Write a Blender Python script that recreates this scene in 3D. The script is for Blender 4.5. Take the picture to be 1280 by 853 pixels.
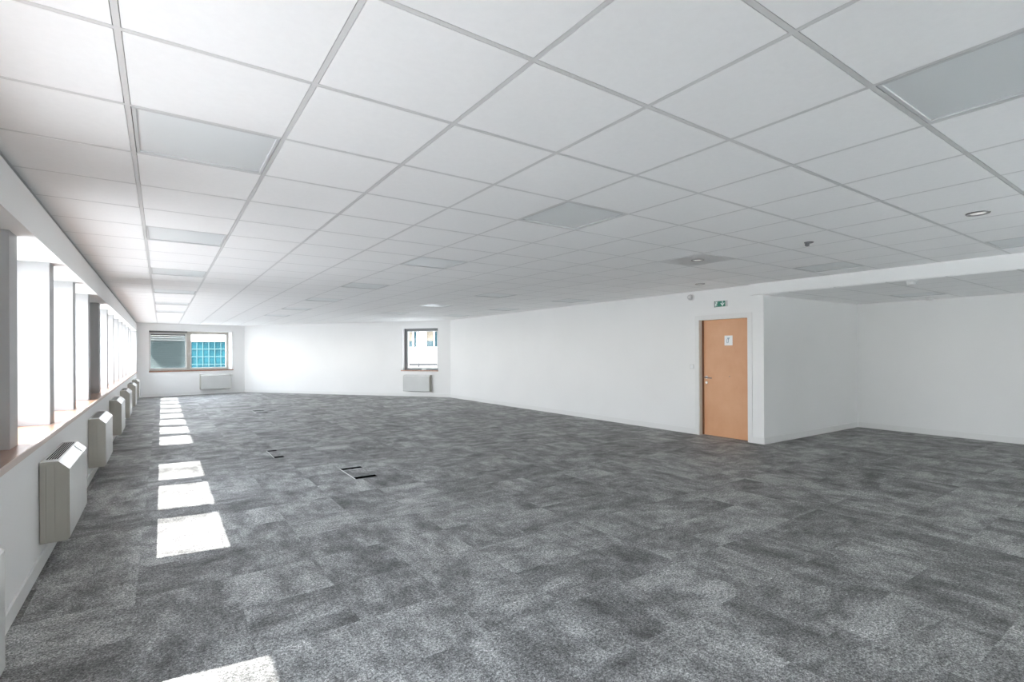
import bpy, bmesh, math, random
from mathutils import Matrix, Vector

S = bpy.context.scene
for o in list(bpy.data.objects):
    bpy.data.objects.remove(o, do_unlink=True)
COL = S.collection
R = math.radians

# ------------------------------------------------------------------ camera
EYE = 1.43
YAW, ROLL, FPX, CY = 0.6052, -0.0049, 633.45, 440.586
cam = bpy.data.cameras.new('camera')
cam.sensor_fit = 'HORIZONTAL'
cam.sensor_width = 36.0
cam.lens = FPX * 36.0 / 1280
cam.shift_y = (CY - 426.5) / 1280
cam.clip_start, cam.clip_end = 0.02, 500
camo = bpy.data.objects.new('camera', cam)
COL.objects.link(camo)
camo.matrix_world = (Matrix.Translation((0, 0, EYE)) @ Matrix.Rotation(-YAW, 4, 'Z')
                     @ Matrix.Rotation(math.pi / 2, 4, 'X') @ Matrix.Rotation(ROLL, 4, 'Z'))
S.camera = camo

# ------------------------------------------------------------------ sky, sun, exposure
SKY_STRENGTH = 3.0
SUN_STRENGTH = 3.8
EXPOSURE = 2.92
world = bpy.data.worlds.new('sky')
S.world = world
world.use_nodes = True
wn = world.node_tree.nodes
wl = world.node_tree.links
wn.clear()
w_out = wn.new('ShaderNodeOutputWorld')
w_bg = wn.new('ShaderNodeBackground')
w_ramp = wn.new('ShaderNodeValToRGB')
w_sep = wn.new('ShaderNodeSeparateXYZ')
w_tc = wn.new('ShaderNodeTexCoord')
w_map = wn.new('ShaderNodeMapRange')
w_map.inputs[1].default_value = -1.0
wl.new(w_tc.outputs['Generated'], w_sep.inputs[0])
wl.new(w_sep.outputs[2], w_map.inputs[0])
wl.new(w_map.outputs[0], w_ramp.inputs[0])
wl.new(w_ramp.outputs[0], w_bg.inputs[0])
wl.new(w_bg.outputs[0], w_out.inputs[0])
cr = w_ramp.color_ramp
cr.elements[0].position = 0.42
cr.elements[0].color = (0.62, 0.63, 0.63, 1)
cr.elements[1].position = 0.75
cr.elements[1].color = (0.80, 0.88, 1.0, 1)
e = cr.elements.new(0.52)
e.color = (1.0, 1.0, 1.0, 1)
w_bg.inputs[1].default_value = SKY_STRENGTH

sun = bpy.data.lights.new('sun', 'SUN')
sun.energy = SUN_STRENGTH
sun.angle = R(0.55)
sun.color = (1.0, 0.97, 0.93)
suno = bpy.data.objects.new('sun', sun)
COL.objects.link(suno)
suno.location = (-6, 6, 9)
suno.rotation_euler = Vector((1.0, -0.14, -1.378)).to_track_quat('-Z', 'Y').to_euler()


def portal(name, loc, rot, sx, sy):
    """daylight sampling aid in a window opening: emits nothing of its own"""
    l = bpy.data.lights.new(name, 'AREA')
    l.shape = 'RECTANGLE'
    l.size, l.size_y = sx, sy
    l.cycles.is_portal = True
    o = bpy.data.objects.new(name, l)
    COL.objects.link(o)
    o.location = loc
    o.rotation_euler = rot
    return o


portal('window_daylight', (-1.25, 10.3, 1.5), (0, R(-90), 0), 1.45, 20.0)

portal('window_daylight', (4.55, -4.25, 1.5), (R(90), 0, 0), 6.9, 1.45)

vs = S.view_settings
vs.view_transform = 'Standard'
vs.look = 'None'
vs.gamma = 1.0
vs.use_curve_mapping = False
vs.exposure = EXPOSURE
try:
    S.cycles.max_bounces = 12
    S.cycles.diffuse_bounces = 8
    S.cycles.transparent_max_bounces = 16
    S.cycles.sample_clamp_indirect = 6
    S.cycles.caustics_reflective = False
    S.cycles.caustics_refractive = False
    S.cycles.use_denoising = True
except Exception:
    pass


# ------------------------------------------------------------------ materials
def mat(name, col, rough=0.5, spec=0.5, metal=0.0):
    m = bpy.data.materials.new(name)
    m.use_nodes = True
    b = m.node_tree.nodes['Principled BSDF']
    b.inputs['Base Color'].default_value = (*col, 1)
    b.inputs['Roughness'].default_value = rough
    b.inputs['Metallic'].default_value = metal
    b.inputs['Specular IOR Level'].default_value = spec
    return m


def nodes_of(m):
    return m.node_tree.nodes, m.node_tree.links, m.node_tree.nodes['Principled BSDF']


def noisy(name, col, amount=0.04, scale=6.0, rough=0.5, spec=0.5, bump=0.0, bscale=200.0, stretch=None):
    m = mat(name, col, rough, spec)
    n, l, b = nodes_of(m)
    tc = n.new('ShaderNodeTexCoord')
    src = tc.outputs['Object']
    if stretch:
        mp = n.new('ShaderNodeMapping')
        mp.inputs['Scale'].default_value = stretch
        l.new(src, mp.inputs[0])
        src = mp.outputs[0]
    t = n.new('ShaderNodeTexNoise')
    t.inputs['Scale'].default_value = scale
    t.inputs['Detail'].default_value = 6
    l.new(src, t.inputs['Vector'])
    r = n.new('ShaderNodeValToRGB')
    r.color_ramp.elements[0].position = 0.3
    r.color_ramp.elements[1].position = 0.7
    r.color_ramp.elements[0].color = (*[max(0, c * (1 - amount)) for c in col], 1)
    r.color_ramp.elements[1].color = (*[min(1, c * (1 + amount)) for c in col], 1)
    l.new(t.outputs[0], r.inputs[0])
    l.new(r.outputs[0], b.inputs['Base Color'])
    if bump:
        t2 = n.new('ShaderNodeTexNoise')
        t2.inputs['Scale'].default_value = bscale
        t2.inputs['Detail'].default_value = 3
        l.new(tc.outputs['Object'], t2.inputs['Vector'])
        bp = n.new('ShaderNodeBump')
        bp.inputs['Strength'].default_value = bump
        bp.inputs['Distance'].default_value = 0.002
        l.new(t2.outputs[0], bp.inputs['Height'])
        l.new(bp.outputs[0], b.inputs['Normal'])
    return m


M = {}
M['wall'] = noisy('white wall paint', (0.85, 0.85, 0.845), 0.012, 1.2, 0.55, 0.3, 0.05, 250)
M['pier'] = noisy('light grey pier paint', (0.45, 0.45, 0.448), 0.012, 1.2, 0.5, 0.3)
M['trim'] = mat('white gloss trim', (0.80, 0.80, 0.79), 0.35, 0.4)
M['tile'] = noisy('white mineral ceiling tile', (0.87, 0.87, 0.865), 0.012, 40, 0.8, 0.15, 0.15, 400)
for _m in ('tile',):
    _b = M[_m].node_tree.nodes['Principled BSDF']
    _b.inputs['Sheen Weight'].default_value = 0.3
    _b.inputs['Sheen Roughness'].default_value = 0.5
M['tee'] = mat('white painted ceiling tee', (0.66, 0.66, 0.655), 0.35, 0.5)
M['dark'] = mat('dark gap', (0.03, 0.03, 0.03), 0.8, 0.2)
M['void'] = mat('black slot', (0.004, 0.004, 0.004), 1.0, 0.0)
M['black'] = mat('black plastic', (0.015, 0.015, 0.016), 0.6, 0.3)
M['diffuser'] = mat('grey opal diffuser', (0.77, 0.80, 0.805), 0.32, 1.0)
M['lightframe'] = mat('light panel frame', (0.62, 0.63, 0.63), 0.35, 0.5)
M['plastic'] = mat('white plastic', (0.76, 0.76, 0.75), 0.35, 0.45)
M['greyplastic'] = mat('grey plastic', (0.42, 0.42, 0.42), 0.4, 0.4)
M['greyshell'] = mat('pale grey plastic', (0.60, 0.60, 0.60), 0.4, 0.4)
M['steel'] = mat('brushed steel', (0.72, 0.70, 0.67), 0.28, 0.5, 1.0)
M['chrome'] = mat('ring steel', (0.24, 0.24, 0.24), 0.35, 0.5)
M['lens'] = mat('lit lamp lens', (0.86, 0.86, 0.85), 0.2, 0.6)
M['lens'].node_tree.nodes['Principled BSDF'].inputs['Emission Color'].default_value = (1, 0.98, 0.95, 1)
M['lens'].node_tree.nodes['Principled BSDF'].inputs['Emission Strength'].default_value = 0.06
M['alu'] = mat('grey beige window frame', (0.50, 0.47, 0.43), 0.4, 0.4)
M['aludark'] = mat('dark grey window frame', (0.20, 0.205, 0.21), 0.4, 0.4)
M['framewhite'] = mat('white window sash', (0.78, 0.79, 0.78), 0.35, 0.4)
M['case'] = noisy('cream enamel casing', (0.43, 0.415, 0.37), 0.03, 3, 0.32, 0.5)
M['casefront'] = noisy('pale grey enamel front', (0.62, 0.63, 0.62), 0.03, 3, 0.25, 0.5)
M['blind'] = mat('grey green blind slat', (0.26, 0.305, 0.305), 0.5, 0.3)
M['signgreen'] = mat('exit sign green', (0.02, 0.19, 0.13), 0.4, 0.5)
M['signwhite'] = mat('exit sign pale pictogram', (0.9, 0.97, 0.94), 0.4, 0.5)
M['paper'] = mat('white sign plate', (0.84, 0.85, 0.86), 0.3, 0.5)
M['print'] = mat('grey blue print', (0.35, 0.42, 0.47), 0.5, 0.3)
M['facade'] = noisy('white render facade', (0.78, 0.78, 0.77), 0.02, 2, 0.7, 0.2)
M['curtain'] = mat('beige roller blind', (0.10, 0.085, 0.065), 0.9, 0.1)
M['paneteal'] = mat('dark teal glass', (0.012, 0.030, 0.036), 0.6, 0.1)
M['asphalt'] = noisy('pale street paving', (0.42, 0.415, 0.41), 0.1, 0.4, 0.9, 0.2)

# oak / beech veneer of the door
m = mat('beech door veneer', (0.45, 0.26, 0.15), 0.42, 0.4)
n, l, b = nodes_of(m)
tc = n.new('ShaderNodeTexCoord')
mp = n.new('ShaderNodeMapping')
mp.inputs['Scale'].default_value = (1, 14, 0.7)
t = n.new('ShaderNodeTexNoise')
t.inputs['Scale'].default_value = 1.6
t.inputs['Detail'].default_value = 8
t.inputs['Roughness'].default_value = 0.62
r = n.new('ShaderNodeValToRGB')
r.color_ramp.elements[0].position = 0.28
r.color_ramp.elements[0].color = (0.66, 0.33, 0.17, 1)
r.color_ramp.elements[1].position = 0.74
r.color_ramp.elements[1].color = (0.78, 0.45, 0.26, 1)
l.new(tc.outputs['Object'], mp.inputs[0])
l.new(mp.outputs[0], t.inputs['Vector'])
l.new(t.outputs[0], r.inputs[0])
l.new(r.outputs[0], b.inputs['Base Color'])
M['door'] = m
M['doorshade'] = mat('shaded brown door edge', (0.22, 0.09, 0.04), 0.5, 0.3)

# red brown window board
m = noisy('red brown window board', (0.37, 0.185, 0.115), 0.18, 3.0, 0.30, 0.5, stretch=(9, 0.8, 1))
m.node_tree.nodes['Principled BSDF'].inputs['Coat Weight'].default_value = 0.8
m.node_tree.nodes['Principled BSDF'].inputs['Coat Roughness'].default_value = 0.2
M['board'] = m
M['nosing'] = mat('pale pink board lipping', (0.62, 0.52, 0.47), 0.4, 0.4)

# teal curtain wall glass
m = mat('teal curtain wall', (0.006, 0.04, 0.05), 0.6, 0.1)
n, l, b = nodes_of(m)
tc = n.new('ShaderNodeTexCoord')
t = n.new('ShaderNodeTexNoise')
t.inputs['Scale'].default_value = 0.5
t.inputs['Detail'].default_value = 5
r = n.new('ShaderNodeValToRGB')
r.color_ramp.elements[0].position = 0.35
r.color_ramp.elements[0].color = (0.003, 0.026, 0.034, 1)
r.color_ramp.elements[1].position = 0.68
r.color_ramp.elements[1].color = (0.007, 0.055, 0.068, 1)
l.new(tc.outputs['Object'], t.inputs['Vector'])
l.new(t.outputs[0], r.inputs[0])
l.new(r.outputs[0], b.inputs['Base Color'])
M['teal'] = m

# window glass: clear with a fresnel sheen
m = bpy.data.materials.new('clear window glass')
m.use_nodes = True
n, l = m.node_tree.nodes, m.node_tree.links
n.clear()
o_ = n.new('ShaderNodeOutputMaterial')
mx = n.new('ShaderNodeMixShader')
tr = n.new('ShaderNodeBsdfTransparent')
tr.inputs[0].default_value = (0.95, 0.97, 0.965, 1)
gl = n.new('ShaderNodeBsdfGlossy')
gl.inputs['Roughness'].default_value = 0.02
lwt = n.new('ShaderNodeLayerWeight')
pw = n.new('ShaderNodeMath')
pw.operation = 'POWER'
pw.inputs[1].default_value = 4.0
l.new(lwt.outputs['Facing'], pw.inputs[0])
ma = n.new('ShaderNodeMath')
ma.operation = 'MULTIPLY_ADD'
ma.inputs[1].default_value = 0.6
ma.inputs[2].default_value = 0.015
l.new(pw.outputs[0], ma.inputs[0])
l.new(ma.outputs[0], mx.inputs[0])
l.new(tr.outputs[0], mx.inputs[1])
l.new(gl.outputs[0], mx.inputs[2])
l.new(mx.outputs[0], o_.inputs[0])
M['glass'] = m
M['tinted'] = m.copy()
M['tinted'].name = 'lightly tinted window glass'
for _n in M['tinted'].node_tree.nodes:
    if _n.type == 'BSDF_TRANSPARENT':
        _n.inputs[0].default_value = (0.80, 0.81, 0.81, 1)
M['reflector'] = noisy('white terrace gravel', (0.84, 0.835, 0.82), 0.06, 30, 0.9, 0.2)
M['baffle'] = noisy('grey brick wing', (0.22, 0.21, 0.20), 0.1, 3, 0.9, 0.2)


def carpet_material(name):
    """grey tufted carpet squares, quarter turned at random, mottled and grainy"""
    m = mat(name, (0.13, 0.13, 0.13), 0.66, 0.5)
    n, l, b = nodes_of(m)
    geo = n.new('ShaderNodeNewGeometry')

    def math_(op, a, bb=None):
        x = n.new('ShaderNodeVectorMath')
        x.operation = op
        if hasattr(a, 'links'):
            l.new(a, x.inputs[0])
        else:
            x.inputs[0].default_value = a
        if bb is not None:
            if hasattr(bb, 'links'):
                l.new(bb, x.inputs[1])
            else:
                x.inputs[1].default_value = bb
        return x.outputs[0]
    pos = math_('MULTIPLY', geo.outputs['Position'], (1, 1, 0))
    cell = math_('FLOOR', math_('MULTIPLY', math_('ADD', pos, (0.13, 0.31, 0.5)), (2, 2, 0)))
    wnz = n.new('ShaderNodeTexWhiteNoise')
    wnz.noise_dimensions = '3D'
    l.new(cell, wnz.inputs['Vector'])
    sp = n.new('ShaderNodeSeparateXYZ')
    l.new(pos, sp.inputs[0])
    sw = n.new('ShaderNodeCombineXYZ')
    l.new(sp.outputs[1], sw.inputs[0])
    l.new(sp.outputs[0], sw.inputs[1])
    gt = n.new('ShaderNodeMath')
    gt.operation = 'GREATER_THAN'
    gt.inputs[1].default_value = 0.5
    l.new(wnz.outputs['Value'], gt.inputs[0])
    mixv = n.new('ShaderNodeMix')
    mixv.data_type = 'VECTOR'
    l.new(gt.outputs[0], mixv.inputs['Factor'])
    l.new(pos, mixv.inputs['A'])
    l.new(sw.outputs[0], mixv.inputs['B'])
    off = math_('MULTIPLY', wnz.outputs['Color'], (37, 53, 0))
    v = math_('ADD', math_('MULTIPLY', mixv.outputs['Result'], (1.0, 1.6, 1)), off)
    t1 = n.new('ShaderNodeTexNoise')
    t1.inputs['Scale'].default_value = 2.6
    t1.inputs['Detail'].default_value = 8
    t1.inputs['Roughness'].default_value = 0.74
    t1.inputs['Distortion'].default_value = 0.1
    l.new(v, t1.inputs['Vector'])
    # drift from square to square
    add = n.new('ShaderNodeMath')
    add.operation = 'MULTIPLY_ADD'
    sc_ = n.new('ShaderNodeSeparateColor')
    l.new(wnz.outputs['Color'], sc_.inputs[0])
    add.inputs[1].default_value = 0.10
    l.new(sc_.outputs[1], add.inputs[0])
    l.new(t1.outputs[0], add.inputs[2])
    rp = n.new('ShaderNodeValToRGB')
    rp.color_ramp.elements[0].position = 0.38
    rp.color_ramp.elements[0].color = (0.066, 0.066, 0.0655, 1)
    rp.color_ramp.elements[1].position = 0.70
    rp.color_ramp.elements[1].color = (0.40, 0.402, 0.398, 1)
    q = rp.color_ramp.elements.new(0.53)
    q.color = (0.185, 0.185, 0.184, 1)
    l.new(add.outputs[0], rp.inputs[0])
    # pile grain, coarse loops and fine yarn
    grains = []
    for sc2, lo, hi in ((65, 0.4, 1.6), (140, 0.22, 1.78)):
        t2 = n.new('ShaderNodeTexNoise')
        t2.inputs['Scale'].default_value = sc2
        t2.inputs['Detail'].default_value = 2
        t2.inputs['Roughness'].default_value = 0.6
        l.new(geo.outputs['Position'], t2.inputs['Vector'])
        mr = n.new('ShaderNodeMapRange')
        mr.inputs[1].default_value = 0.32
        mr.inputs[2].default_value = 0.68
        mr.inputs[3].default_value = lo
        mr.inputs[4].default_value = hi
        l.new(t2.outputs[0], mr.inputs[0])
        grains.append(mr)
    mr = n.new('ShaderNodeMath')
    mr.operation = 'MULTIPLY'
    l.new(grains[0].outputs[0], mr.inputs[0])
    l.new(grains[1].outputs[0], mr.inputs[1])
    mm = n.new('ShaderNodeVectorMath')
    mm.operation = 'SCALE'
    l.new(rp.outputs[0], mm.inputs[0])
    l.new(mr.outputs[0], mm.inputs['Scale'])
    l.new(mm.outputs[0], b.inputs['Base Color'])
    b.inputs['Sheen Weight'].default_value = 0.05
    b.inputs['Sheen Roughness'].default_value = 0.5
    return m


M['carpet'] = carpet_material('grey carpet squares')


# ------------------------------------------------------------------ mesh helpers
class MB:
    def __init__(self):
        self.bm = bmesh.new()

    def box(self, x0, x1, y0, y1, z0, z1, mx=None):
        vs_ = [Vector((x, y, z)) for z in (z0, z1) for y in (y0, y1) for x in (x0, x1)]
        if mx:
            vs_ = [mx @ v for v in vs_]
        v = [self.bm.verts.new(p) for p in vs_]
        for f in ((0, 2, 3, 1), (4, 5, 7, 6), (0, 1, 5, 4), (2, 6, 7, 3), (0, 4, 6, 2), (1, 3, 7, 5)):
            self.bm.faces.new([v[i] for i in f])
        return self

    def prism(self, pts, a, b2, axis='z', mx=None):
        """extrude polygon pts: axis z: (x,y); axis y: (x,z); axis x: (y,z)"""
        def P(p, h):
            w = Vector((p[0], p[1], h)) if axis == 'z' else Vector((p[0], h, p[1])) if axis == 'y' else Vector((h, p[0], p[1]))
            return mx @ w if mx else w
        lo = [self.bm.verts.new(P(p, a)) for p in pts]
        hi = [self.bm.verts.new(P(p, b2)) for p in pts]
        k = len(pts)
        self.bm.faces.new(lo)
        self.bm.faces.new(hi)
        for i in range(k):
            self.bm.faces.new([lo[i], lo[(i + 1) % k], hi[(i + 1) % k], hi[i]])
        return self

    def lathe(self, prof, seg=28, mx=None):
        """prof: list of (radius, z), turned about z"""
        rings = []
        for (rr, z) in prof:
            ring = []
            for k in range(seg):
                a = 2 * math.pi * k / seg
                p = Vector((rr * math.cos(a), rr * math.sin(a), z))
                ring.append(self.bm.verts.new(mx @ p if mx else p))
            rings.append(ring)
        for a, b2 in zip(rings, rings[1:]):
            for k in range(seg):
                self.bm.faces.new([a[k], a[(k + 1) % seg], b2[(k + 1) % seg], b2[k]])
        self.bm.faces.new(rings[0])
        self.bm.faces.new(rings[-1])
        return self

    def face(self, pts):
        self.bm.faces.new([self.bm.verts.new(p) for p in pts])
        return self

    def build(self, name, m, parent=None, smooth=False, bevel=0.0, seg=2):
        bmesh.ops.recalc_face_normals(self.bm, faces=self.bm.faces)
        if bevel:
            bmesh.ops.remove_doubles(self.bm, verts=self.bm.verts, dist=1e-6)
            bmesh.ops.bevel(self.bm, geom=list(self.bm.edges), offset=bevel, segments=seg, affect='EDGES', clamp_overlap=True)
        me = bpy.data.meshes.new(name)
        self.bm.to_mesh(me)
        self.bm.free()
        me.materials.append(m)
        if smooth:
            for p in me.polygons:
                p.use_smooth = True
        o = bpy.data.objects.new(name, me)
        COL.objects.link(o)
        if parent:
            o.parent = parent
        return o


def tag(o, label=None, cat=None, group=None, kind=None):
    if label:
        o['label'] = label
    if cat:
        o['category'] = cat
    if group:
        o['group'] = group
    if kind:
        o['kind'] = kind
    return o


def empty(name, mx):
    o = bpy.data.objects.new(name, None)
    o.empty_display_size = 0.1
    COL.objects.link(o)
    o.matrix_world = mx
    return o


def copy_tree(o, parent=None):
    c = o.copy()
    COL.objects.link(c)
    if parent:
        c.parent = parent
    for ch in [x for x in bpy.data.objects if x.parent == o]:
        copy_tree(ch, c)
    return c


def frame_on(A, u, d=0.0):
    """matrix: local x along the wall (u), local y away from the room, z up, origin at A on the floor"""
    u = Vector((u[0], u[1], 0)).normalized()
    nrm = Vector((-u.y, u.x, 0))
    mx = Matrix.Identity(4)
    mx.col[0][:3] = u
    mx.col[1][:3] = nrm
    mx.col[2][:3] = (0, 0, 1)
    mx.col[3][:3] = (A[0] + nrm.x * d, A[1] + nrm.y * d, 0)
    return mx


# ------------------------------------------------------------------ main dimensions (metres)
HC = 2.463               # suspended ceiling
XL = -0.67               # face of the low wall under the windows
XR = 7.57                # face of the long right wall
YR = -4.0                # rear of the office, behind the camera
PA = Vector((-0.66, 20.58))
PB = Vector((2.54, 21.16))
PC = Vector((7.57, 14.40))
XA = 10.70               # end wall of the alcove
ZS = 0.86                # window board
ZH = 2.18                # window head
TOP = 2.75
GX, GY = -0.1115, 2.028  # a crossing of the ceiling grid

# ------------------------------------------------------------------ setting: floor
fl = MB()
fl.prism([(-1.25, YR - 0.3), (XA + 0.3, YR - 0.3), (XA + 0.3, 4.5), (XR + 0.4, 4.5), (XR + 0.4, 14.6), (2.7, 21.7), (-1.25, 21.2)], -0.30, 0.0)
tag(fl.build('floor', M['carpet']), 'mottled grey carpet squares covering the whole office floor', 'floor', kind='structure')

# ------------------------------------------------------------------ setting: window wall on the left
PITCH, OPEN, W0 = 1.327, 1.125, 4.42
lw = MB()
lw.box(-1.17, XL, YR - 0.2, 21.0, 0.0, ZS - 0.034)              # low wall
lw.box(-1.17, -0.655, YR - 0.2, 21.0, ZH, 2.425)                # head box over the windows
lw.box(-1.17, -0.76, YR - 0.2, 21.0, 2.425, TOP)                # set back above: shadow gap
tag(lw.build('wall_left', M['wall']), 'white low wall and boxed head above and below the long row of windows', 'wall', kind='structure')
SOLID = (-6, -5, -4, -1, 3)  # rearmost unseen openings are closed to dim the near ceiling
NMIN, NMAX = -6, 11
k = 0
first_p = None
for i in range(NMIN, NMAX + 2):
    ya = W0 + PITCH * i - (PITCH - OPEN)
    yb = W0 + PITCH * i
    if i == NMAX + 1:
        yb = 21.0
    if i == NMIN:
        ya = YR - 0.2
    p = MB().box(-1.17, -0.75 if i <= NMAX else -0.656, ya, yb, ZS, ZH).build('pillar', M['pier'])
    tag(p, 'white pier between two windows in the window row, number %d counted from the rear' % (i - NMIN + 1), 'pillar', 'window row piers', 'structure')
for i in SOLID:
    y = W0 + PITCH * i
    k += 1
    p = MB().box(-1.17, -0.96, y, y + OPEN, ZS, ZH).build('wall_niche', M['wall'])
    tag(p, {-1: 'blind window niche closest to the camera, walled up behind its brown board', 3: 'blind window niche in the middle of the window row, walled up in white'}.get(i, 'unseen window niche behind the viewer, closed to dim the near ceiling, number %d from the rear wall' % k), 'wall', kind='structure')

sb = empty('trim_1', Matrix.Identity(4))
tag(sb, 'long red brown window board running along the left window row', 'window board', kind='structure')
MB().box(-1.0, -0.664, YR, 20.75, ZS - 0.034, ZS).build('board', M['board'], sb)
MB().box(-0.668, -0.655, YR, 20.7, ZS - 0.037, ZS + 0.001).build('nosing', M['nosing'], sb, bevel=0.003)


def window_unit(name, mx, w, h, z0, label, fm, depth=0.05, fw=0.055, glass='glass', handle=True):
    """frame in the local xz plane, pane set in it"""
    t_ = empty(name, mx)
    tag(t_, label, 'window', kind='structure')
    f = MB()
    f.box(0, fw, 0, depth, z0, z0 + h).box(w - fw, w, 0, depth, z0, z0 + h)
    f.box(fw, w - fw, 0, depth, z0, z0 + fw).box(fw, w - fw, 0, depth, z0 + h - fw, z0 + h)
    f.build('frame', fm, t_)
    MB().box(fw, w - fw, depth * 0.45, depth * 0.55, z0 + fw, z0 + h - fw).build('pane', M[glass], t_)
    if handle:
        hd = MB().box(fw * 0.3, fw * 0.7, -0.012, 0, z0 + h * 0.42, z0 + h * 0.5).box(fw * 0.35, fw * 0.65, -0.03, -0.012, z0 + h * 0.46, z0 + h * 0.56)
        hd.build('handle', M['steel'], t_)
    return t_


wi = 2
for i in range(NMIN, NMAX + 1):
    if i in SOLID:
        continue
    wi += 1
    mx = frame_on((-1.0, W0 + PITCH * i), (0, 1))
    window_unit('window_%d' % wi, mx, OPEN, ZH - ZS, ZS, 'tall side window deep between piers, number %d along the left window row from the rear' % (wi - 2), M['framewhite'], glass='tinted')

# ------------------------------------------------------------------ setting: far walls
mA = frame_on(PA, PB - PA)
LA = (PB - PA).length
mB = frame_on(PB, PC - PB)
LB = (PC - PB).length


def wall_with_hole(name, mx, L, th, hole, label):
    a, b2, z0, z1 = hole
    w = MB()
    w.box(-0.05, a, 0, th, 0, TOP, mx).box(b2, L + 0.05, 0, th, 0, TOP, mx)
    w.box(a, b2, 0, th, 0, z0, mx).box(a, b2, 0, th, z1, TOP, mx)
    return tag(w.build(name, M['wall']), label, 'wall', kind='structure')


W1 = (0.33, 2.835, ZS, 2.215)
W2 = (6.71, 7.99, ZS, 2.225)
wall_with_hole('wall_back', mA, LA, 0.34, W1, 'short white far wall with the wide two part window')
wall_with_hole('wall_diagonal', mB, LB, 0.26, W2, 'slanting white far wall with one square window')
# splayed right cheek of the far window
tag(MB().prism([(2.835, 0.0), (2.86, 0.0), (2.86, 0.30), (2.765, 0.30)], ZS, 2.215, mx=mA).build('trim_2', M['wall']),
    'bright white splayed cheek at the right side of the wide far window', 'window cheek', kind='structure')

# wide far window: left light behind the outside blind, right light clear
w1 = empty('window_1', mA)
tag(w1, 'wide window in the short far wall, left half behind a lowered blind, right half clear', 'window', kind='structure')
d0, d1 = 0.24, 0.31
a0, a1, ml, mr_ = W1[0], 2.80, 1.455, 1.565
zb, zt = ZS, 2.215
f = MB()
f.box(a0, a1, d0, d1, zt - 0.075, zt).box(a0, a1, d0, d1, zb, zb + 0.05)
f.box(a0, a0 + 0.05, d0, d1, zb, zt).box(a1 - 0.07, a1, d0, d1, zb, zt)
f.box(ml, mr_, d0 - 0.01, d1, zb, zt)
f.build('frame', M['alu'], w1)
for (p0, p1, lab) in ((a0 + 0.05, ml, 'left sash'), (mr_, a1 - 0.07, 'right sash')):
    s_ = MB()
    fw = 0.035
    s_.box(p0, p0 + fw, d0 + 0.01, d1 - 0.01, zb + 0.05, zt - 0.075).box(p1 - fw, p1, d0 + 0.01, d1 - 0.01, zb + 0.05, zt - 0.075)
    s_.box(p0, p1, d0 + 0.01, d1 - 0.01, zb + 0.05, zb + 0.05 + fw).box(p0, p1, d0 + 0.01, d1 - 0.01, zt - 0.075 - fw, zt - 0.075)
    s_ = s_.build('sash', M['framewhite'], w1)
    MB().box(p0 + fw, p1 - fw, d0 + 0.03, d0 + 0.036, zb + 0.05 + fw, zt - 0.075 - fw).build('pane', M['tinted'], s_)
MB().box(a0, ml, d0 - 0.10, d0 - 0.02, zt - 0.05, zt).build('head_box', M['aludark'], w1)
MB().box(1.50, 1.53, d0 - 0.022, d0 - 0.01, 1.35, 1.43).box(1.505, 1.525, d0 - 0.045, d0 - 0.022, 1.33, 1.46).build('handle', M['steel'], w1)
b_ = MB().box(W1[0] - 0.01, W1[1] + 0.03, -0.03, 0.30, ZS - 0.035, ZS, mA).build('trim_3', M['board'], None, bevel=0.004)
tag(b_, 'red brown window board under the wide far window', 'window board', kind='structure')

# outside blind, lowered over the left light
vb = empty('venetian_blind', mA @ Matrix.Translation((0, 0.38, 0)))
tag(vb, 'grey green slatted blind lowered behind the left half of the wide far window', 'blind')
s_ = MB()
nsl = 17
zlo, zhi = ZS + 0.06, 2.13
for q in range(nsl):
    zc = zlo + (zhi - zlo) * (q + 0.5) / nsl
    mxs = Matrix.Translation((0, 0, zc)) @ Matrix.Rotation(R(64.5), 4, 'X')
    s_.box(0.30, 1.50, -0.0381, 0.0381, -0.0015, 0.0015, mxs)
s_.build('slats', M['blind'], vb)
MB().box(0.29, 1.51, -0.05, 0.05, 2.07, 2.24).build('head_rail', M['aludark'], vb)
MB().box(0.30, 1.50, -0.03, 0.03, ZS + 0.02, ZS + 0.05).build('bottom_rail', M['blind'], vb)

# square window of the slanting wall
w2 = empty('window_2', mB)
tag(w2, 'square window in the slanting far wall looking at a white building', 'window', kind='structure')
d0, d1 = 0.11, 0.18
f = MB()
a0, a1 = W2[0], W2[1]
zb, zt = ZS, W2[3]
f.box(a0, a0 + 0.10, d0, d1, zb, zt).box(a1 - 0.06, a1, d0, d1, zb, zt)
f.box(a0, a1, d0, d1, zt - 0.085, zt).box(a0, a1, d0, d1, zb, zb + 0.05)
f.build('frame', M['aludark'], w2)
s_ = MB()
p0, p1, q0, q1 = a0 + 0.10, a1 - 0.06, zb + 0.05, zt - 0.085
s_.box(p0, p0 + 0.03, d0 + 0.01, d1 - 0.01, q0, q1).box(p1 - 0.03, p1, d0 + 0.01, d1 - 0.01, q0, q1)
s_.box(p0, p1, d0 + 0.01, d1 - 0.01, q0, q0 + 0.03).box(p0, p1, d0 + 0.01, d1 - 0.01, q1 - 0.02, q1)
s_ = s_.build('sash', M['framewhite'], w2)
MB().box(p0 + 0.03, p1 - 0.03, d0 + 0.03, d0 + 0.036, q0 + 0.03, q1 - 0.02).build('pane', M['tinted'], s_)
MB().box(7.36, 7.50, d0 - 0.02, d0, ZS + 0.012, ZS + 0.03).build('handle', M['steel'], w2)
b_ = MB().box(W2[0] - 0.07, W2[1] + 0.01, -0.03, 0.12, ZS - 0.035, ZS, mB).build('trim_4', M['board'], None, bevel=0.004)
tag(b_, 'red brown window board under the square far window', 'window board', kind='structure')

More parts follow.
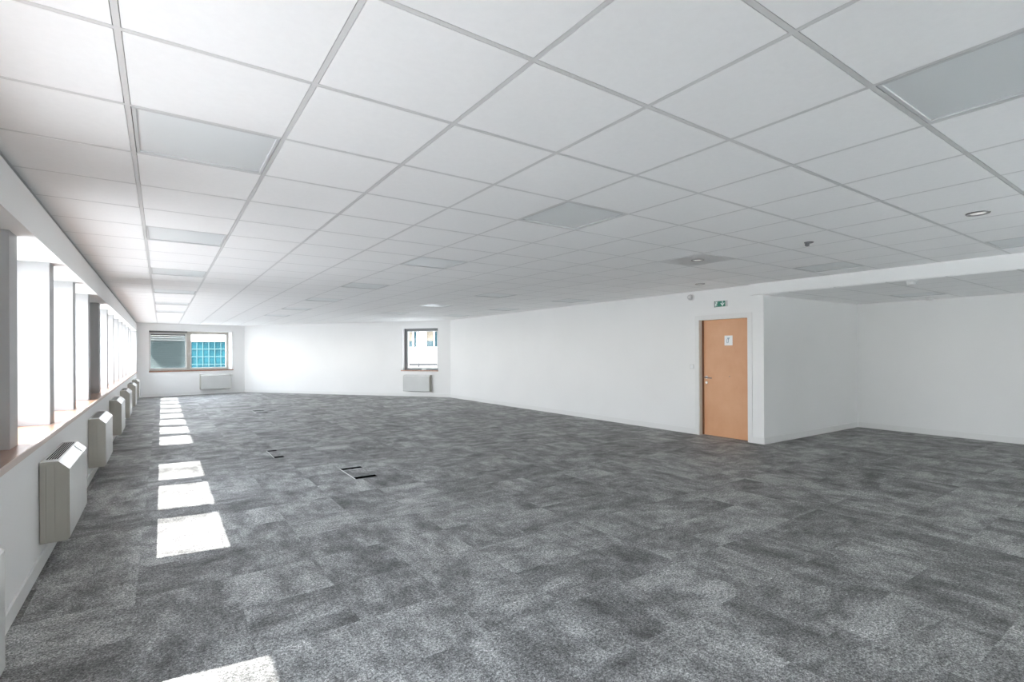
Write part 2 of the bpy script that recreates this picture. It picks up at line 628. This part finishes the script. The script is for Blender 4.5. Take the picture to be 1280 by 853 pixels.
# ------------------------------------------------------------------ setting: long right wall, door opening, alcove
DY0, DY1, DZ = 4.436, 5.312, 1.962
rw = MB()
rw.box(XR, XR + 0.16, DY1, 14.6, 0, TOP).box(XR, XR + 0.16, 4.30, DY0, 0, TOP).box(XR, XR + 0.16, DY0, DY1, DZ, TOP)
tag(rw.build('wall_right', M['wall']), 'long white right wall that holds the wooden door', 'wall', kind='structure')
tag(MB().prism([(XR, 4.18), (XA + 0.2, 4.116), (XA + 0.2, 4.30), (XR, 4.30)], 0, TOP).build('wall_alcove_side', M['wall']),
    'grey shaded side wall of the alcove, right of the wooden door', 'wall', kind='structure')
tag(MB().box(XA, XA + 0.2, YR - 0.2, 4.30, 0, TOP).build('wall_alcove_end', M['wall']), 'blank white end wall of the alcove at the right edge', 'wall', kind='structure')

# rear wall, behind the camera
rr = MB()
rr.box(-1.17, XA + 0.2, YR - 0.2, YR, 0, ZS).box(-1.17, XA + 0.2, YR - 0.2, YR, ZH, TOP)
REAR = [(1.2, 2.35), (2.6, 3.75), (4.0, 5.15), (5.4, 6.55), (6.8, 7.95)]  # unseen windows, added to light the right side of the room
x = -1.17
for (xa, xb) in REAR + [(XA + 0.2, 0)]:
    rr.box(x, xa, YR - 0.2, YR, ZS, ZH)
    x = xb
tag(rr.build('wall_rear', M['wall']), 'white rear wall with a row of added windows behind the viewer', 'wall', kind='structure')
for q, (xa, xb) in enumerate(REAR):
    wi += 1
    window_unit('window_%d' % wi, frame_on((xb, YR - 0.02), (-1, 0)), xb - xa, ZH - ZS, ZS,
                'unseen rear window number %d behind the viewer, added to light the right side, counted from the left' % (q + 1), M['framewhite'])

# ------------------------------------------------------------------ setting: suspended ceiling
ROOM = [Vector((-0.70, YR)), Vector((7.60, YR)), Vector((7.60, 14.38)), Vector((2.55, 21.17)), Vector((-0.70, 20.58))]


def clip(poly, a, b2):
    """keep what lies left of a->b2"""
    out = []
    d = b2 - a
    side = lambda p: d.x * (p.y - a.y) - d.y * (p.x - a.x)
    for i, p in enumerate(poly):
        q = poly[(i + 1) % len(poly)]
        sp, sq = side(p), side(q)
        if sp >= 0:
            out.append(p)
        if (sp >= 0) != (sq >= 0):
            t_ = sp / (sp - sq)
            out.append(p + (q - p) * t_)
    return out


def clip_room(poly, room):
    for i in range(len(room)):
        poly = clip(poly, room[i], room[(i + 1) % len(room)])
        if len(poly) < 3:
            return []
    return poly


LIGHTS = {  # (column, row) of the grid -> label
    (0, 1): 'unlit ceiling light panel closest to the camera in the row nearest the windows',
    (0, 5): 'unlit ceiling light panel, second from the camera in the row nearest the windows',
    (0, 9): 'unlit ceiling light panel, third from the camera in the row nearest the windows',
    (0, 13): 'unlit ceiling light panel, fourth from the camera in the row nearest the windows',
    (0, 17): 'unlit ceiling light panel, fifth from the camera in the row nearest the windows',
    (0, 21): 'unlit ceiling light panel farthest from the camera in the row nearest the windows',
    (4, -3): 'large blue grey unlit ceiling light panel cut by the right edge of the photo',
    (4, 1): 'pale unlit ceiling light panel near the middle of the photo, closest of the middle row',
    (4, 5): 'pale unlit ceiling light panel of the middle row, next beyond the central one',
    (4, 9): 'bright unlit ceiling light panel of the middle row, left above the square far window',
    (4, 13): 'unlit ceiling light panel of the middle row, fourth beyond the large right one',
    (4, 17): 'thin dark edged ceiling light panel of the middle row, last but one',
    (4, 21): 'farthest ceiling light panel of the middle row, beside the short far wall',
    (8, 9): 'bright unlit ceiling light panel, nearest of the third row from the windows',
    (8, 13): 'unlit ceiling light panel, second of the third row from the windows',
    (8, 17): 'far ceiling light panel shining white right above the square far window',
    (11, -2): 'dark grey unlit ceiling light panel against the white fascia at the right edge',
    (11, 1): 'dark grey unlit ceiling light panel against the white fascia, right of the exit sign',
    (11, 9): 'unlit ceiling light panel close to the long right wall, left of the alarm sounder',
    (11, 13): 'unlit ceiling light panel by the long right wall, second from the far corner',
    (11, 17): 'white ceiling light panel in the far corner of the long right wall',
}
tiles = MB()
G = 0.0118            # half width of the groove left between two tiles
for i in range(-11, 33):
    for j in range(-1, 13):
        if (j, i) in LIGHTS:
            continue
        x, y = GX + 0.6 * j, GY + 0.6 * i
        poly = clip_room([Vector((x + G, y + G)), Vector((x + 0.6 - G, y + G)), Vector((x + 0.6 - G, y + 0.6 - G)), Vector((x + G, y + 0.6 - G))], ROOM)
        if len(poly) >= 3:
            tiles.prism([(p.x, p.y) for p in poly], HC, HC + 0.012)
ceil = tiles.build('ceiling', M['tile'])
tag(ceil, 'white suspended tile ceiling over the whole office', 'ceiling', kind='structure')
tees = MB()
TW = 0.0096
for j in range(0, 13):
    x = GX + 0.6 * j
    poly = clip_room([Vector((x - TW, -9)), Vector((x + TW, -9)), Vector((x + TW, 30)), Vector((x - TW, 30))], ROOM)
    if len(poly) >= 3:
        tees.prism([(p.x, p.y) for p in poly], HC + 0.0002, HC + 0.03)
for i in range(-11, 33):
    y = GY + 0.6 * i
    poly = clip_room([Vector((-2, y - TW)), Vector((20, y - TW)), Vector((20, y + TW)), Vector((-2, y + TW))], ROOM)
    if len(poly) >= 3:
        tees.prism([(p.x, p.y) for p in poly], HC, HC + 0.029)
tees.build('ceiling_grid', M['tee'], ceil)
# wall angle along the window side
MB().box(-0.700, -0.664, YR, 20.6, HC - 0.003, HC + 0.004).build('wall_angle', M['lightframe'], ceil)
# concrete slab above everything
tag(MB().box(-1.3, XA + 0.4, YR - 0.4, 22, TOP, TOP + 0.25).build('roof', M['wall']), 'concrete floor slab above the suspended ceiling', 'roof', kind='structure')

# alcove: dropped ceiling and white fascia
ZA = 2.290
ac = MB()
AX0, AY0 = 7.545, 1.38
PANEL_A = (9.345, 2.58)
for i in range(-10, 6):
    for j in range(0, 6):
        x, y = AX0 + 0.6 * j, AY0 + 0.6 * i
        if j == 3 and i == 2:
            continue
        poly = clip_room([Vector((x + G, y + G)), Vector((x + 0.6 - G, y + G)), Vector((x + 0.6 - G, y + 0.6 - G)), Vector((x + G, y + 0.6 - G))],
                         [Vector((7.545, YR)), Vector((XA, YR)), Vector((XA, 4.12)), Vector((7.57, 4.185)), Vector((7.545, 4.185))])
        if len(poly) >= 3:
            ac.prism([(p.x, p.y) for p in poly], ZA, ZA + 0.012)
aco = ac.build('ceiling_alcove', M['tile'])
tag(aco, 'lower grey looking tile ceiling of the alcove at the right', 'ceiling', kind='structure')
t_ = MB()
for i in range(-9, 5):
    y = AY0 + 0.6 * i
    t_.box(7.545, XA, y - TW, y + TW, ZA + 0.0002, ZA + 0.03)
for j in range(1, 6):
    x = AX0 + 0.6 * j
    t_.box(x - TW, x + TW, YR, 4.13, ZA, ZA + 0.029)
t_.build('ceiling_grid', M['tee'], aco)
fa = MB().prism([(7.500, 4.365), (7.60, 4.365), (7.70, YR), (7.60, YR)], ZA + 0.006, HC + 0.003)
tag(fa.build('trim_5', M['wall']), 'white fascia band where the ceiling steps down to the alcove', 'fascia', kind='structure')

# ------------------------------------------------------------------ setting: baseboards
def skirting(name, mx, x0, x1, label):
    return tag(MB().box(x0, x1, -0.013, 0, 0, 0.10, mx).build(name, M['trim'], bevel=0.003), label, 'baseboard', kind='structure')


skirting('baseboard_left', frame_on((XL, YR), (0, 1)), 0, 20.6 - YR, 'white baseboard along the low window wall')
skirting('baseboard_back', mA, 0.0, LA, 'white baseboard along the short far wall')
skirting('baseboard_diagonal', mB, 0.0, LB, 'white baseboard along the slanting far wall')
skirting('baseboard_right', frame_on((XR, 14.40), (0, -1)), 0, 14.40 - 5.385, 'white baseboard along the long right wall')
skirting('baseboard_pier', frame_on((XR, 4.36), (0, -1)), 0, 0.18, 'white baseboard on the narrow pier right of the door')
skirting('baseboard_alcove_side', frame_on((XR - 0.013, 4.18), (XA - XR, -0.06)), 0, XA - XR, 'white baseboard along the shaded alcove side wall')
skirting('baseboard_alcove_end', frame_on((XA, 4.12), (0, -1)), 0, 4.12 - YR, 'white baseboard along the alcove end wall')

# ------------------------------------------------------------------ door
dm = frame_on((XR, DY1), (0, -1))          # local x runs along the wall to the right as seen, y into the wall
DW = DY1 - DY0
door = empty('door_1', dm)
tag(door, 'light beech wooden door with steel lever in the long right wall', 'door', kind='structure')
MB().box(0.035, DW, 0.085, 0.125, 0.006, DZ - 0.004).build('leaf', M['door'], door, bevel=0.002)
MB().box(0.006, 0.034, 0.078, 0.12, 0.006, DZ - 0.004).build('shaded_edge', M['doorshade'], door)  # wood edge strip, coloured dark for the jamb's shadow on the leaf
c_ = MB()
c_.box(-0.075, 0.0, -0.012, 0.0, 0, DZ + 0.075).box(DW, DW + 0.075, -0.012, 0.0, 0, DZ + 0.075).box(0, DW, -0.012, 0.0, DZ, DZ + 0.075)
c_.build('casing', M['trim'], door, bevel=0.002)
j_ = MB()
j_.box(0.0, 0.006, 0.0, 0.13, 0, DZ).box(DW - 0.001, DW, 0.0, 0.13, 0, DZ).box(0, DW, 0.0, 0.13, DZ - 0.003, DZ)
j_.build('jamb', mat('grey door jamb', (0.72, 0.72, 0.67), 0.45, 0.4), door)
MB().box(-0.05, DW + 0.05, 0.13, 0.15, 0, DZ + 0.05).build('backing', M['dark'], door)
h_ = empty('handle', Matrix.Identity(4))
h_.parent = door
tag(h_, 'steel lever handle')
zc = 1.43 - 0.443
rot = Matrix.Rotation(R(90), 4, 'X')
MB().lathe([(0.026, 0), (0.026, 0.006), (0.022, 0.009)], 24, Matrix.Translation((0.085, 0.085, zc)) @ rot).build('rose', M['steel'], h_)
lv = MB()
lv.lathe([(0.010, 0), (0.010, 0.055)], 14, Matrix.Translation((0.085, 0.078, zc)) @ rot)
lv.prism([(0.076, zc - 0.009), (0.215, zc - 0.017), (0.217, zc - 0.002), (0.076, zc + 0.010)], 0.018, 0.034, axis='y')
lv.build('lever', mat('dark satin steel lever', (0.16, 0.14, 0.13), 0.35, 0.6), h_)
MB().lathe([(0.022, 0), (0.022, 0.006), (0.018, 0.009)], 24, Matrix.Translation((0.085, 0.085, zc - 0.09)) @ rot).build('lock_rose', M['steel'], h_)
MB().lathe([(0.007, 0), (0.006, 0.004)], 12, Matrix.Translation((0.51, 0.085, 1.43 - 0.414)) @ Matrix.Rotation(R(90), 4, 'X')).build('stud', M['aludark'], door)

# pictogram plate on the door
ds = empty('door_sign', dm @ Matrix.Translation((0.425, 0.085, 1.525)))
tag(ds, 'small white pictogram plate fixed on the wooden door', 'sign')
MB().box(0, 0.142, -0.007, 0, 0, 0.162).build('plate', M['paper'], ds, bevel=0.002)
pg = MB()
pg.prism([(0.045, 0.125), (0.098, 0.130), (0.078, 0.095), (0.074, 0.045), (0.064, 0.045), (0.064, 0.095)], -0.0085, -0.0068, axis='y')
pg.prism([(0.040, 0.040), (0.066, 0.040), (0.066, 0.048), (0.048, 0.048), (0.048, 0.105), (0.040, 0.105)], -0.0085, -0.0068, axis='y')
pg.build('pictogram', M['print'], ds)

# exit sign over the door
ex = empty('exit_sign', frame_on((XR, 4.985), (0, -1)) @ Matrix.Translation((0, 0, 2.156)))
tag(ex, 'green emergency exit sign with running figure and down arrow above the door', 'sign')
MB().box(0, 0.215, -0.045, 0, 0, 0.100).build('housing', M['plastic'], ex, bevel=0.003)
MB().box(0.006, 0.195, -0.0475, -0.045, 0.004, 0.096).build('panel', M['signgreen'], ex)
MB().box(-0.002, 0.006, -0.047, 0, 0.0, 0.100).build('end_cap', M['black'], ex)
MB().box(0.205, 0.213, -0.047, -0.002, 0.006, 0.094).build('side_strip', M['greyplastic'], ex)
pg = MB()
Y0, Y1 = -0.0490, -0.0474


def stroke(mb, a, b2, w):
    a, b2 = Vector(a), Vector(b2)
    d = (b2 - a).normalized() * w / 2
    p = Vector((-d.y, d.x))
    mb.prism([tuple(a - p - d), tuple(b2 - p + d), tuple(b2 + p + d), tuple(a + p - d)], Y0, Y1, axis='y')


# running figure in a doorway
stroke(pg, (0.014, 0.016), (0.014, 0.084), 0.006)
stroke(pg, (0.014, 0.084), (0.056, 0.084), 0.006)
stroke(pg, (0.056, 0.084), (0.056, 0.060), 0.006)
pg.lathe([(0.0085, 0), (0.0085, 0.0016)], 14, Matrix.Translation((0.036, -0.0474, 0.074)) @ Matrix.Rotation(R(90), 4, 'X'))
stroke(pg, (0.034, 0.063), (0.028, 0.040), 0.012)
stroke(pg, (0.035, 0.060), (0.052, 0.054), 0.006)
stroke(pg, (0.031, 0.060), (0.021, 0.048), 0.006)
stroke(pg, (0.029, 0.040), (0.046, 0.033), 0.007)
stroke(pg, (0.046, 0.033), (0.044, 0.016), 0.006)
stroke(pg, (0.027, 0.040), (0.022, 0.018), 0.007)
pg.build('running_figure', M['signwhite'], ex)
# arrow pointing down
pg = MB()
stroke(pg, (0.146, 0.086), (0.146, 0.030), 0.013)
stroke(pg, (0.146, 0.020), (0.119, 0.058), 0.013)
stroke(pg, (0.146, 0.020), (0.173, 0.058), 0.013)
pg.build('arrow', M['signwhite'], ex)

# alarm sounder and switch beside the door
al = empty('alarm_sounder', Matrix.Translation((XR, 5.455, 2.366)) @ Matrix.Rotation(R(-90), 4, 'Y'))
tag(al, 'round white alarm sounder high on the wall left of the exit sign', 'alarm')
MB().lathe([(0.050, 0), (0.056, 0.005), (0.056, 0.022), (0.050, 0.026)], 32).build('base', M['plastic'], al, smooth=False)
MB().lathe([(0.046, 0.024), (0.048, 0.05), (0.042, 0.066), (0.024, 0.070)], 32).build('dome', M['greyshell'], al)
MB().lathe([(0.020, 0.066), (0.018, 0.075), (0.004, 0.077)], 24).build('cap', M['plastic'], al)
sw = empty('light_switch', frame_on((XR, 5.495), (0, -1)) @ Matrix.Translation((0, 0, 1.122)))
tag(sw, 'small white light switch on the wall left of the wooden door', 'switch')
MB().box(0, 0.085, -0.009, 0, 0, 0.085).build('plate', M['plastic'], sw, bevel=0.002)
MB().box(0.016, 0.069, -0.014, -0.009, 0.016, 0.069).build('rocker', M['paper'], sw, bevel=0.002)

# ------------------------------------------------------------------ convectors
CL = 0.955


def make_convector(name):
    """local x along the wall, y towards the wall (wall plane at y = 0), floor at z = 0"""
    t_ = empty(name, Matrix.Identity(4))
    tag(t_, None, 'convector', 'wall hung convectors')
    prof = [(-0.004, 0.175), (-0.140, 0.175), (-0.156, 0.192), (-0.156, 0.655), (-0.098, 0.714), (-0.004, 0.714)]
    MB().prism(prof, 0.006, CL - 0.006, axis='x').build('casing', M['casefront'], t_)
    for (xa, xb) in ((0.0, 0.006), (CL - 0.006, CL)):
        s = MB()
        sx = 0.0 if xa == 0.0 else CL
        out = -0.004 if xa == 0.0 else 0.004
        s.prism(prof, xa, xb, axis='x')
        # three raised strips of the end cover, with a groove between them
        s.prism([(-0.008, 0.183), (-0.037, 0.183), (-0.037, 0.706), (-0.008, 0.706)], sx, sx + out, axis='x')
        s.prism([(-0.041, 0.183), (-0.079, 0.183), (-0.079, 0.706), (-0.041, 0.706)], sx, sx + out, axis='x')
        s.prism([(-0.083, 0.183), (-0.138, 0.183), (-0.150, 0.195), (-0.150, 0.652), (-0.096, 0.706), (-0.083, 0.706)], sx, sx + out, axis='x')
        s.build('end_cover', M['case'], t_)
    MB().box(0.09, CL - 0.05, -0.088, -0.020, 0.7135, 0.7150).build('grille_bed', M['void'], t_)
    g = MB()
    for q in range(6):
        y = -0.088 + 0.068 * q / 5
        g.box(0.085, CL - 0.045, y - 0.0024, y + 0.0024, 0.714, 0.7162)
    g.box(0.082, 0.09, -0.091, -0.017, 0.714, 0.7162).box(CL - 0.05, CL - 0.042, -0.091, -0.017, 0.714, 0.7162)
    g.build('grille', M['casefront'], t_)
    # control flap on the sloping front edge
    a = math.atan2(0.059, 0.058)
    mxf = Matrix.Translation((0, -0.127, 0.6845)) @ Matrix.Rotation(a, 4, 'X')
    fl_ = MB().box(CL - 0.24, CL - 0.05, -0.033, 0.033, -0.001, 0.0035, mxf).build('control_flap', M['casefront'], t_)
    MB().box(CL - 0.17, CL - 0.12, -0.006, 0.008, 0.0035, 0.0048, mxf).build('flap_latch', M['greyplastic'], fl_)
    return t_


conv = make_convector('convector')
CONV = [
    (1.845, 'wall hung convector at the very left edge of the photo, only its far end showing'),
    (4.525, 'cream wall hung convector under the window board, nearest one fully in view'),
    (7.245, 'second wall hung convector fully in view under the left window board'),
    (9.940, 'third wall hung convector fully in view under the left window board'),
    (12.47, 'fourth wall hung convector fully in view under the left window board'),
    (15.10, 'fifth wall hung convector fully in view, last but one before the far wall'),
    (17.40, 'farthest wall hung convector under the left window board, next to the short far wall'),
]
for q, (y, lab) in enumerate(CONV):
    o = conv if q == 0 else copy_tree(conv)
    o.matrix_world = frame_on((XL, y), (0, 1))
    o['label'] = lab
o = copy_tree(conv)
o.matrix_world = mA @ Matrix.Translation((1.79, 0, 0))
o['label'] = 'grey fronted convector on the short far wall below the clear half of the wide window'
o = copy_tree(conv)
o.matrix_world = mB @ Matrix.Translation((6.80, 0, 0))
o['label'] = 'pale convector on the slanting far wall below the square window'

# ------------------------------------------------------------------ ceiling lights
def make_light(name):
    t_ = empty(name, Matrix.Identity(4))
    tag(t_, None, 'ceiling light', 'unlit square ceiling light panels')
    f_ = MB()
    a, b2 = 0.287, 0.274
    z0, z1 = 0.0, 0.05
    f_.box(-a, a, -a, -b2, z0, z1).box(-a, a, b2, a, z0, z1).box(-a, -b2, -b2, b2, z0, z1).box(b2, a, -b2, b2, z0, z1)
    f_.build('frame', M['lightframe'], t_)
    g = MB()
    N = 20
    grid = []
    for iy in range(N + 1):
        row = []
        for ix in range(N + 1):
            u, v = -1 + 2 * ix / N, -1 + 2 * iy / N
            z = 0.007 - 0.008 * (1 - u ** 6) * (1 - v ** 6) + 0.005 * (1 - u * u) * (1 - v * v)
            row.append(g.bm.verts.new((u * b2, v * b2, z)))
        grid.append(row)
    for iy in range(N):
        for ix in range(N):
            g.bm.faces.new([grid[iy][ix], grid[iy][ix + 1], grid[iy + 1][ix + 1], grid[iy + 1][ix]])
    # tray above the diffuser
    top = []
    for (u, v) in ((-1, -1), (1, -1), (1, 1), (-1, 1)):
        top.append(g.bm.verts.new((u * b2, v * b2, 0.06)))
    g.bm.faces.new(top)
    d = g.build('diffuser', M['diffuser'], t_, smooth=True)
    return t_


lt = make_light('ceiling_light')
for q, ((j, i), lab) in enumerate(LIGHTS.items()):
    o = lt if q == 0 else copy_tree(lt)
    o.location = (GX + 0.6 * (j + 0.5), GY + 0.6 * (i + 0.5), HC)
    o['label'] = lab
o = copy_tree(lt)
o.location = (AX0 + 0.6 * 3.5, AY0 + 0.6 * 2.5, ZA)
o['label'] = 'dark unlit light panel in the lower ceiling of the alcove'

# ------------------------------------------------------------------ downlights, detectors
def make_downlight(name):
    t_ = empty(name, Matrix.Identity(4))
    tag(t_, None, 'downlight', 'round recessed downlights')
    MB().lathe([(0.046, 0.004), (0.050, -0.004), (0.068, -0.006), (0.072, -0.001), (0.072, 0.004)], 36).build('ring', M['chrome'], t_, smooth=False)
    MB().lathe([(0.046, 0.003), (0.044, -0.002), (0.025, -0.004), (0.004, -0.0045)], 30).build('lens', M['lens'], t_)
    return t_


dl = make_downlight('downlight')
for q, (x, y, lab) in enumerate((
        (5.065, 1.140, 'round recessed downlight with steel ring near the right edge'),
        (4.977, 3.506, 'round recessed downlight in the middle of a greyer ceiling tile'),
        (6.774, 4.732, 'small recessed downlight farthest back, in the ceiling in front of the door'))):
    o = dl if q == 0 else copy_tree(dl)
    o.location = (x, y, HC - 0.003)
    o['label'] = lab
# the greyer tile round the middle downlight
x, y = GX + 0.6 * 8, GY + 0.6 * 2
gt_ = MB().box(x + 0.013, x + 0.587, y + 0.013, y + 0.587, HC - 0.002, HC - 0.0002).build('ceiling_tile', noisy('greyer ceiling tile', (0.81, 0.81, 0.805), 0.02, 30, 0.8, 0.2))
tag(gt_, 'slightly greyer ceiling tile that holds a recessed downlight', 'ceiling tile')

se = empty('ceiling_sensor', Matrix.Translation((5.065, 2.353, HC)))
tag(se, 'small dark sensor under a ceiling tile between the downlights', 'sensor')
MB().lathe([(0.040, 0), (0.040, -0.005), (0.030, -0.010)], 24).build('base', M['aludark'], se)
MB().lathe([(0.016, -0.008), (0.020, -0.022), (0.017, -0.036), (0.006, -0.040)], 20, Matrix.Translation((-0.012, 0.010, 0))).build('eye', M['aludark'], se)


def make_detector(name):
    t_ = empty(name, Matrix.Identity(4))
    tag(t_, None, 'smoke detector', 'white smoke detectors of the alcove')
    MB().lathe([(0.055, 0), (0.058, -0.004), (0.058, -0.016), (0.054, -0.019)], 32).build('base', M['plastic'], t_)
    MB().lathe([(0.046, -0.018), (0.050, -0.024), (0.049, -0.040), (0.038, -0.050), (0.018, -0.053)], 32).build('head', M['plastic'], t_)
    return t_


sd = make_detector('smoke_detector')
sd.location = (7.655, 2.35, ZA)
sd['label'] = 'white smoke detector just behind the white fascia, nearer of the two'
o = copy_tree(sd)
o.location = (10.22, 2.90, ZA)
o['label'] = 'white smoke detector at the back of the alcove ceiling near the end wall'

# ------------------------------------------------------------------ floor boxes
def make_floor_box(name, w, l):
    t_ = empty(name, Matrix.Identity(4))
    tag(t_, None, 'floor box', 'carpet covered floor boxes')
    MB().box(0, w, 0.075, l - 0.075, 0, 0.003).build('lid', M['carpet'], t_)
    f_ = MB()
    f_.box(-0.008, 0, -0.008, l + 0.008, 0, 0.004)
    f_.build('rim', M['plastic'], t_)
    for (ya, yb) in ((-0.008, 0.075), (l - 0.075, l + 0.008)):
        MB().box(0, w, ya, yb, 0, 0.0035).build('cable_flap', M['void'], t_)
    return t_


fb = make_floor_box('floor_box', 0.25, 0.59)
for q, (x, y, lab) in enumerate((
        (1.803, 5.737, 'carpeted floor box with two black cable slots, nearest the camera'),
        (1.262, 7.545, 'carpeted floor box with black cable slots, second from the camera'),
        (1.860, 13.45, 'carpeted floor box with black cable slots, far back on the carpet'))):
    o = fb if q == 0 else copy_tree(fb)
    o.location = (x, y, 0)
    if q == 1:
        o.scale = (0.5, 1, 1)
    o['label'] = lab

# ------------------------------------------------------------------ outside
Fv = Vector((math.sin(YAW), math.cos(YAW), 0))
Rv = Vector((math.cos(YAW), -math.sin(YAW), 0))


def out_frame(depth, lateral, z):
    mx = Matrix.Identity(4)
    mx.col[0][:3] = Rv
    mx.col[1][:3] = Fv
    mx.col[3][:3] = Fv * depth + Rv * lateral + Vector((0, 0, z))
    return mx


GZ = -13.0
tag(MB().box(-150, 150, -150, 150, GZ - 0.5, GZ).build('ground', M['asphalt']), 'pale paved street far below the windows', 'ground', kind='structure')

tb = empty('office_building', out_frame(60, -60, 0))
tag(tb, 'teal glass office block outside the wide far window', 'building')
MB().box(0, 34, 0, 14, GZ, EYE + 1.45).build('curtain_wall', M['teal'], tb)
mu = MB()
x = 0.0
while x < 34.01:
    mu.box(x - 0.04, x + 0.04, -0.06, 0.0, GZ, EYE + 1.45)
    x += 0.71
z = EYE + 0.56
while z > GZ:
    mu.box(0, 34, -0.07, 0.0, z - 0.045, z + 0.045)
    z -= 0.905
mu.build('mullions', mat('pale mullion', (0.055, 0.10, 0.105), 0.6, 0.1), tb)
MB().box(-0.2, 34.2, -0.15, 14.2, EYE + 1.45, EYE + 1.62).build('parapet', M['facade'], tb)
for x in (21.7, 22.9, 26.2, 24.3):
    MB().box(x, x + 0.09, 3.0, 3.09, EYE + 1.6, EYE + 1.6 + (1.1 if x > 24 and x < 25 else 0.5)).build('rooftop_mast', M['aludark'], tb)

wb = empty('white_building', out_frame(45, -24, 0))
tag(wb, 'white rendered building seen through the square far window', 'building')
lo_z = EYE - 0.95
# masonry with window openings
PER, WW = 1.87, 1.12
x_first = 24 + (532 - 640) / 633.45 * 45    # left edge of one window column, local x
cols = [x_first + PER * q for q in range(-7, 8)]
f = MB()
zw0, zw1 = EYE + 0.25, EYE + 2.0
f.box(0, 34, 0.25, 12, GZ, EYE + 6)
f.box(0, 34, 0, 0.25, GZ, zw0).box(0, 34, 0, 0.25, zw1, EYE + 6)
f.box(0, cols[0], 0, 0.25, zw0, zw1)
for q, x in enumerate(cols):
    x2 = cols[q + 1] if q + 1 < len(cols) else 34
    f.box(x + WW, x2, 0, 0.25, zw0, zw1)
f.build('facade', noisy('pale render facade', (0.36, 0.36, 0.357), 0.03, 2, 0.8, 0.1), wb)
f = MB().box(0, 34, -0.35, 0, lo_z - 0.16, lo_z)
f.build('ledge', M['dark'], wb)
MB().lathe([(0.045, GZ), (0.045, EYE + 6)], 10, Matrix.Translation((24 + (523.5 - 640) / 633.45 * 45, -0.08, 0))).build('downpipe', mat('pale downpipe', (0.07, 0.07, 0.072), 0.6, 0.1), wb)
for x in cols:
    fr_ = MB()
    fr_.box(x, x + 0.05, 0.1, 0.2, zw0, zw1).box(x + WW - 0.05, x + WW, 0.1, 0.2, zw0, zw1)
    fr_.box(x + 0.70, x + 0.80, 0.1, 0.2, zw0, zw1).box(x, x + WW, 0.1, 0.2, zw0, zw0 + 0.05).box(x, x + WW, 0.1, 0.2, zw0 + 0.18, zw0 + 0.25)
    fr_ = fr_.build('window', M['framewhite'], wb)
    MB().box(x + 0.05, x + WW - 0.05, 0.17, 0.2, zw0 + 0.05, zw1).build('pane', M['paneteal'], fr_)
    MB().box(x + 0.06, x + 0.70, 0.155, 0.168, zw0 + 0.80, zw1).build('roller_blind', M['curtain'], fr_)

tag(MB().box(-8, 22, -19.6, YR - 0.22, -0.45, -0.25).build('reflector', M['reflector']), 'unseen white gravel terrace behind the rear windows', 'reflector', kind='structure')  # unseen pale slab, added to bounce daylight up through the rear windows
tag(MB().box(-8, 22, -20.4, -19.6, -0.45, 16).build('rear_baffle', M['baffle']), 'unseen grey wing across the roof terrace behind the viewer', 'wall', kind='structure')  # unseen block, added to keep rear sky light off the carpet
